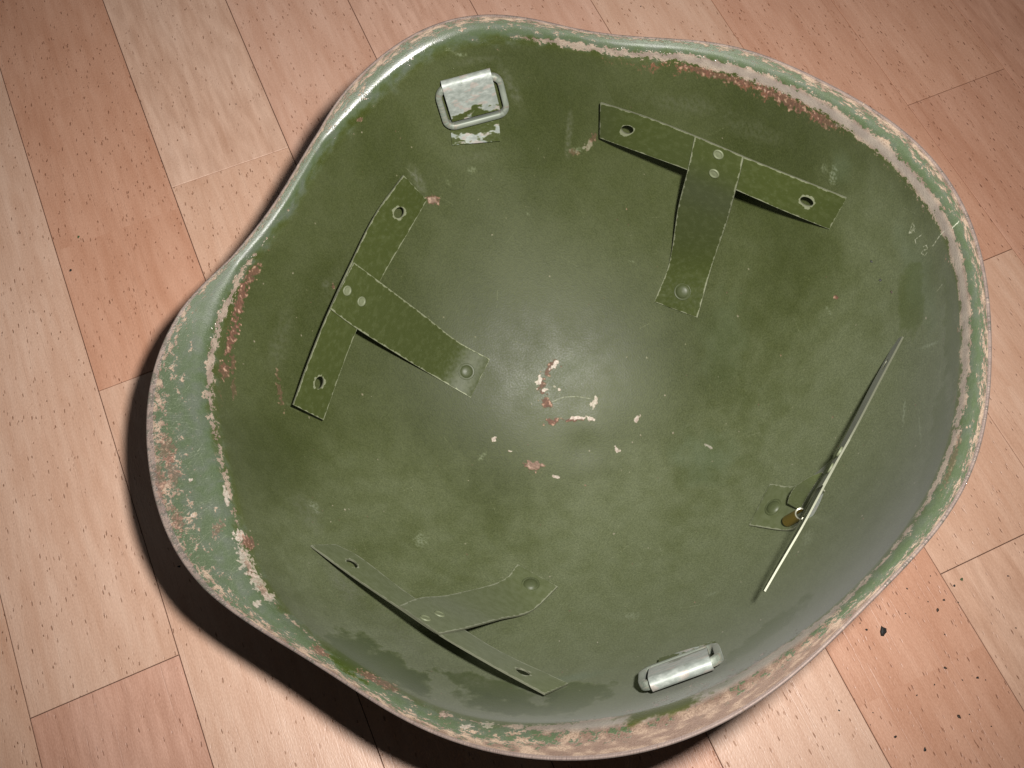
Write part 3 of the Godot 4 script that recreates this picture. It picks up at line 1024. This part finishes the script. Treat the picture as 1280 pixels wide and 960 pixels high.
func strap_loop(root: Node3D, th: float, t: float, twist: float, lean: float) -> void:
	# a folded tongue of sheet metal welded to the wall; its fold, on the side of the rim, holds a flat wire ring
	var p := shell(th, t)
	var n := shell_normal(th, t)
	var up := shell(th, t + 0.01) - shell(th, t - 0.01)
	up = (up - n * up.dot(n)).normalized().rotated(n, twist)
	var side := up.cross(n).normalized()
	var f := Transform3D(Basis(side, up, n), p)       # x across, y to the rim, z off the wall
	var path := []
	for q in [Vector2(-20, 4.3), Vector2(-12, 2.5), Vector2(-4, 1.5), Vector2(5, 2.0), Vector2(12, 2.6), Vector2(14.6, 3.3), Vector2(15.6, 4.8), Vector2(14.9, 6.3), Vector2(12.6, 7.1), Vector2(5, 6.7), Vector2(-1, 6.3), Vector2(-4.5, 6.0)]:
		path.append(q)
	var a := []
	var b := []
	for k in path.size():
		var q: Vector2 = path[k]
		var skew: float = [5.0, 3.0, 0.8][k] if k < 3 else 0.0
		a.append(f * (Vector3(-11.5 + skew * 0.7, q.x - skew * 0.45, q.y) * K))
		b.append(f * (Vector3(11.5 + skew * 0.7, q.x + skew * 0.45, q.y) * K))
	var tongue := strip("strap_loop", a, b, 1.0, [], mats.steel, root, 60)
	# the ring
	var st := begin()
	var hw := 14.6
	var hh := 10.0
	var rad := 4.5
	var centre := []
	var outs := []
	for cxy in [[1, 1, 0.0], [-1, 1, 90.0], [-1, -1, 180.0], [1, -1, 270.0]]:
		for i in 7:
			var an: float = deg_to_rad(cxy[2] + 15.0 * i)
			centre.append(Vector2(cxy[0] * (hw - rad) + rad * cos(an), cxy[1] * (hh - rad) + rad * sin(an)))
			outs.append(Vector2(cos(an), sin(an)))
	var prof := []
	for i in 12:                                     # a rounded bar, a little taller than wide
		var an := TAU * i / 12.0
		var c := cos(an)
		var s := sin(an)
		prof.append(Vector2(signf(c) * absf(c) ** 0.4 * 1.4, signf(s) * absf(s) ** 0.4 * 1.75))
	for i in centre.size():
		var j := (i + 1) % centre.size()
		for k in 12:
			var c := []
			for w in [[i, k], [j, k], [j, (k + 1) % 12], [i, (k + 1) % 12]]:
				var q: Vector2 = prof[w[1]]
				var ct: Vector2 = centre[w[0]] + outs[w[0]] * q.x
				var z := 4.7 + q.y + lean * ct.y
				var an: float = TAU * w[1] / 12.0
				var nn := Vector3(outs[w[0]].x * cos(an), outs[w[0]].y * cos(an), sin(an))
				c.append([f * (Vector3(ct.x, ct.y + 2.0, z) * K), (f.basis * nn).normalized(), Vector2(float(w[0]) / centre.size() * 0.9, w[1] / 12.0 * 0.6 + 0.2)])
			quad(st, c[0], c[1], c[2], c[3])
	obj("ring", st.commit(), mats.wire, tongue)


# ---------------------------------------------------------------- crumbs of paint

func crumb_mesh(seed_no: int) -> ArrayMesh:
	var r := RandomNumberGenerator.new()
	r.seed = seed_no
	var st := begin()
	var n := 9
	var ring := []
	for i in n:
		var an := TAU * i / n
		var q := r.randf_range(0.6, 1.15)
		ring.append(Vector3(cos(an) * q, 0, sin(an) * q * 0.75))
	var top := Vector3(0.1, 0.3, 0.05)
	for i in n:
		var j := (i + 1) % n
		var hi: Vector3 = ring[i] * 0.7 + Vector3(0, r.randf_range(0.14, 0.28), 0)
		ring[i] = [ring[i], hi]
	for i in n:
		var j := (i + 1) % n
		flat_quad(st, ring[i][0], ring[j][0], ring[j][1], ring[i][1], ring[i][0])
		var nn: Vector3 = (ring[j][1] - ring[i][1]).cross(top - ring[i][1]).normalized()
		if nn.y < 0: nn = -nn
		tri(st, [ring[i][1], nn, Vector2.ZERO], [ring[j][1], nn, Vector2.ZERO], [top, nn, Vector2.ZERO])
	return st.commit()


func build_crumbs() -> void:
	var shapes := []
	for k in 5: shapes.append(crumb_mesh(100 + k))
	var first: MeshInstance3D = null
	# place on the floor, size in millimetres, colour, and a label where one can tell the crumb apart
	var list := [
		[0.1850, 0.0, -0.0770, 5.0, "flake", "largest black paint crumb, on the floor boards right of the helmet's lower rim"],
		[0.1769, 0.0, -0.0774, 1.7, "flake", "small dark crumb just left of the largest black crumb"],
		[0.1741, 0.0, -0.0804, 1.0, "flake", "tiny dark crumb close to the left of the largest black crumb"],
		[0.1992, 0.0, -0.0981, 1.4, "flake", "tiny dark crumb close to the upper right of the largest black crumb, second nearest there"],
		[0.2129, 0.0, -0.0881, 2.0, "flake_brown", "tiny dark crumb close to the right of the largest black crumb, second nearest there"],
		[0.2167, 0.0, -0.0933, 1.6, "flake", "tiny dark crumb far to the upper right of the largest black crumb, nearest there"],
		[0.2229, 0.0, -0.1006, 1.9, "flake", "dark crumb on the board joint at right, lower of two side by side"],
		[0.2269, 0.0, -0.1039, 2.0, "flake_green", "greenish crumb at right beside the board joint, upper of two side by side"],
		[0.2504, 0.0, -0.1065, 1.4, "flake", "tiny dark crumb far to the upper right of the largest black crumb, third nearest there"],
		[0.2132, 0.0, -0.0608, 1.8, "flake_brown", "brown crumb in the middle of the board right of the largest black crumb"],
		[0.2280, 0.0, -0.0569, 1.7, "flake", "tiny dark crumb far to the lower right of the largest black crumb, fourth nearest there"],
		[0.2205, 0.0, -0.0555, 1.1, "flake", "tiny dark crumb far to the lower right of the largest black crumb, second nearest there"],
		[0.1978, 0.0, -0.0477, 1.2, "flake", "tiny dark crumb close to the lower right of the largest black crumb"],
		[0.2068, 0.0, -0.0528, 1.1, "flake", "tiny dark crumb far to the lower right of the largest black crumb, nearest there"],
		[0.2167, 0.0, -0.0387, 2.3, "flake_brown", "long brown crumb near the lower right corner of the picture"],
		[0.2217, 0.0, -0.0400, 1.2, "flake", "tiny dark crumb far to the lower right of the largest black crumb, sixth nearest there"],
		[0.1854, 0.0, -0.0287, 1.6, "flake", "tiny dark crumb far below the largest black crumb, third nearest there"],
		[0.1986, 0.0, -0.0236, 1.8, "flake", "dark crumb nearest the lower edge of the picture at right"],
		[0.1602, 0.0, -0.0394, 1.5, "flake", "dark crumb on the pale board below the helmet's lower right rim"],
		[0.1760, 0.0, -0.0390, 1.0, "flake", "tiny dark crumb far below the largest black crumb, nearest there"],
		[0.2502, 0.0, -0.0811, 1.1, "flake", "tiny dark crumb far to the right of the largest black crumb, second nearest there"],
		[0.2115, 0.0, -0.1049, 1.1, "flake", "tiny dark crumb far to the upper right of the largest black crumb, second nearest there"],
		[0.2237, 0.0, -0.0924, 1.0, "flake", "tiny dark crumb far to the right of the largest black crumb, nearest there"],
		[0.2087, 0.0, -0.0922, 1.1, "flake", "tiny dark crumb close to the upper right of the largest black crumb, third nearest there"],
		[0.2312, 0.0, -0.0350, 1.0, "flake", "tiny dark crumb far to the lower right of the largest black crumb, seventh nearest there"],
		[0.2317, 0.0, -0.0560, 1.0, "flake", "tiny dark crumb far to the lower right of the largest black crumb, fifth nearest there"],
		[0.1970, 0.0, -0.0859, 1.1, "flake", "tiny dark crumb close to the upper right of the largest black crumb, nearest there"],
		[0.2149, 0.0, -0.0766, 1.1, "flake", "tiny dark crumb close to the right of the largest black crumb, nearest there"],
		[0.1743, 0.0, -0.0335, 0.9, "flake", "tiny dark crumb far below the largest black crumb, second nearest there"],
		[0.2254, 0.0, -0.0576, 0.8, "flake", "tiny dark crumb far to the lower right of the largest black crumb, third nearest there"],
		[-0.2481, 0.0, -0.2782, 2.0, "flake_green", "small green paint crumb on the floor at the left edge of the picture"],
		[-0.2481, 0.0, -0.2566, 2.2, "flake", "dark paint crumb on the floor just below the green crumb at left"],
		[-0.1730, 0.0, -0.3742, 1.2, "flake", "tiny black crumb on the pale board at upper left"],
		[0.0723, 0.0, -0.4630, 1.5, "flake_brown", "brown crumb on the floor beyond the helmet's top rim"],
		[0.0720, 0.0, -0.4409, 1.0, "flake_brown", "tiny dark crumb far above the largest black crumb"],
		[-0.1602, 0.0, -0.0946, 1.6, "flake", "black crumb in the helmet's shadow at left"],
		[0.1499, 0.1222, -0.2109, 1.8, "flake", "black crumb inside the helmet, upper of three near the back wall"],
		[0.1530, 0.1215, -0.2026, 2.0, "flake", "black crumb inside the helmet, middle one of three near the back wall"],
		[0.1558, 0.1244, -0.1955, 1.7, "flake_brown", "round brown crumb inside the helmet, lowest of three near the back wall"],
	]
	for c in list:
		var o: MeshInstance3D
		if first == null:
			o = obj("paint_crumb", shapes[0], mats.flake, self)
			first = o
		else:
			o = first.duplicate()
			var k := 1
			while has_node(NodePath("paint_crumb_%03d" % k)): k += 1
			o.name = "paint_crumb_%03d" % k
			o.mesh = shapes[k % 5]
			add_child(o, true)
		o.material_override = mats[c[4]]
		var s: float = c[3] * (0.00052 if c[3] > 1.5 else 0.0004)
		o.transform = Transform3D(Basis(Vector3.UP, rng.randf() * TAU) * Basis.from_scale(Vector3(s * rng.randf_range(0.8, 1.3), s, s)), Vector3(c[0], c[1], c[2]))
		tag(o, c[5], "paint crumb", "paint crumbs scattered round the helmet")
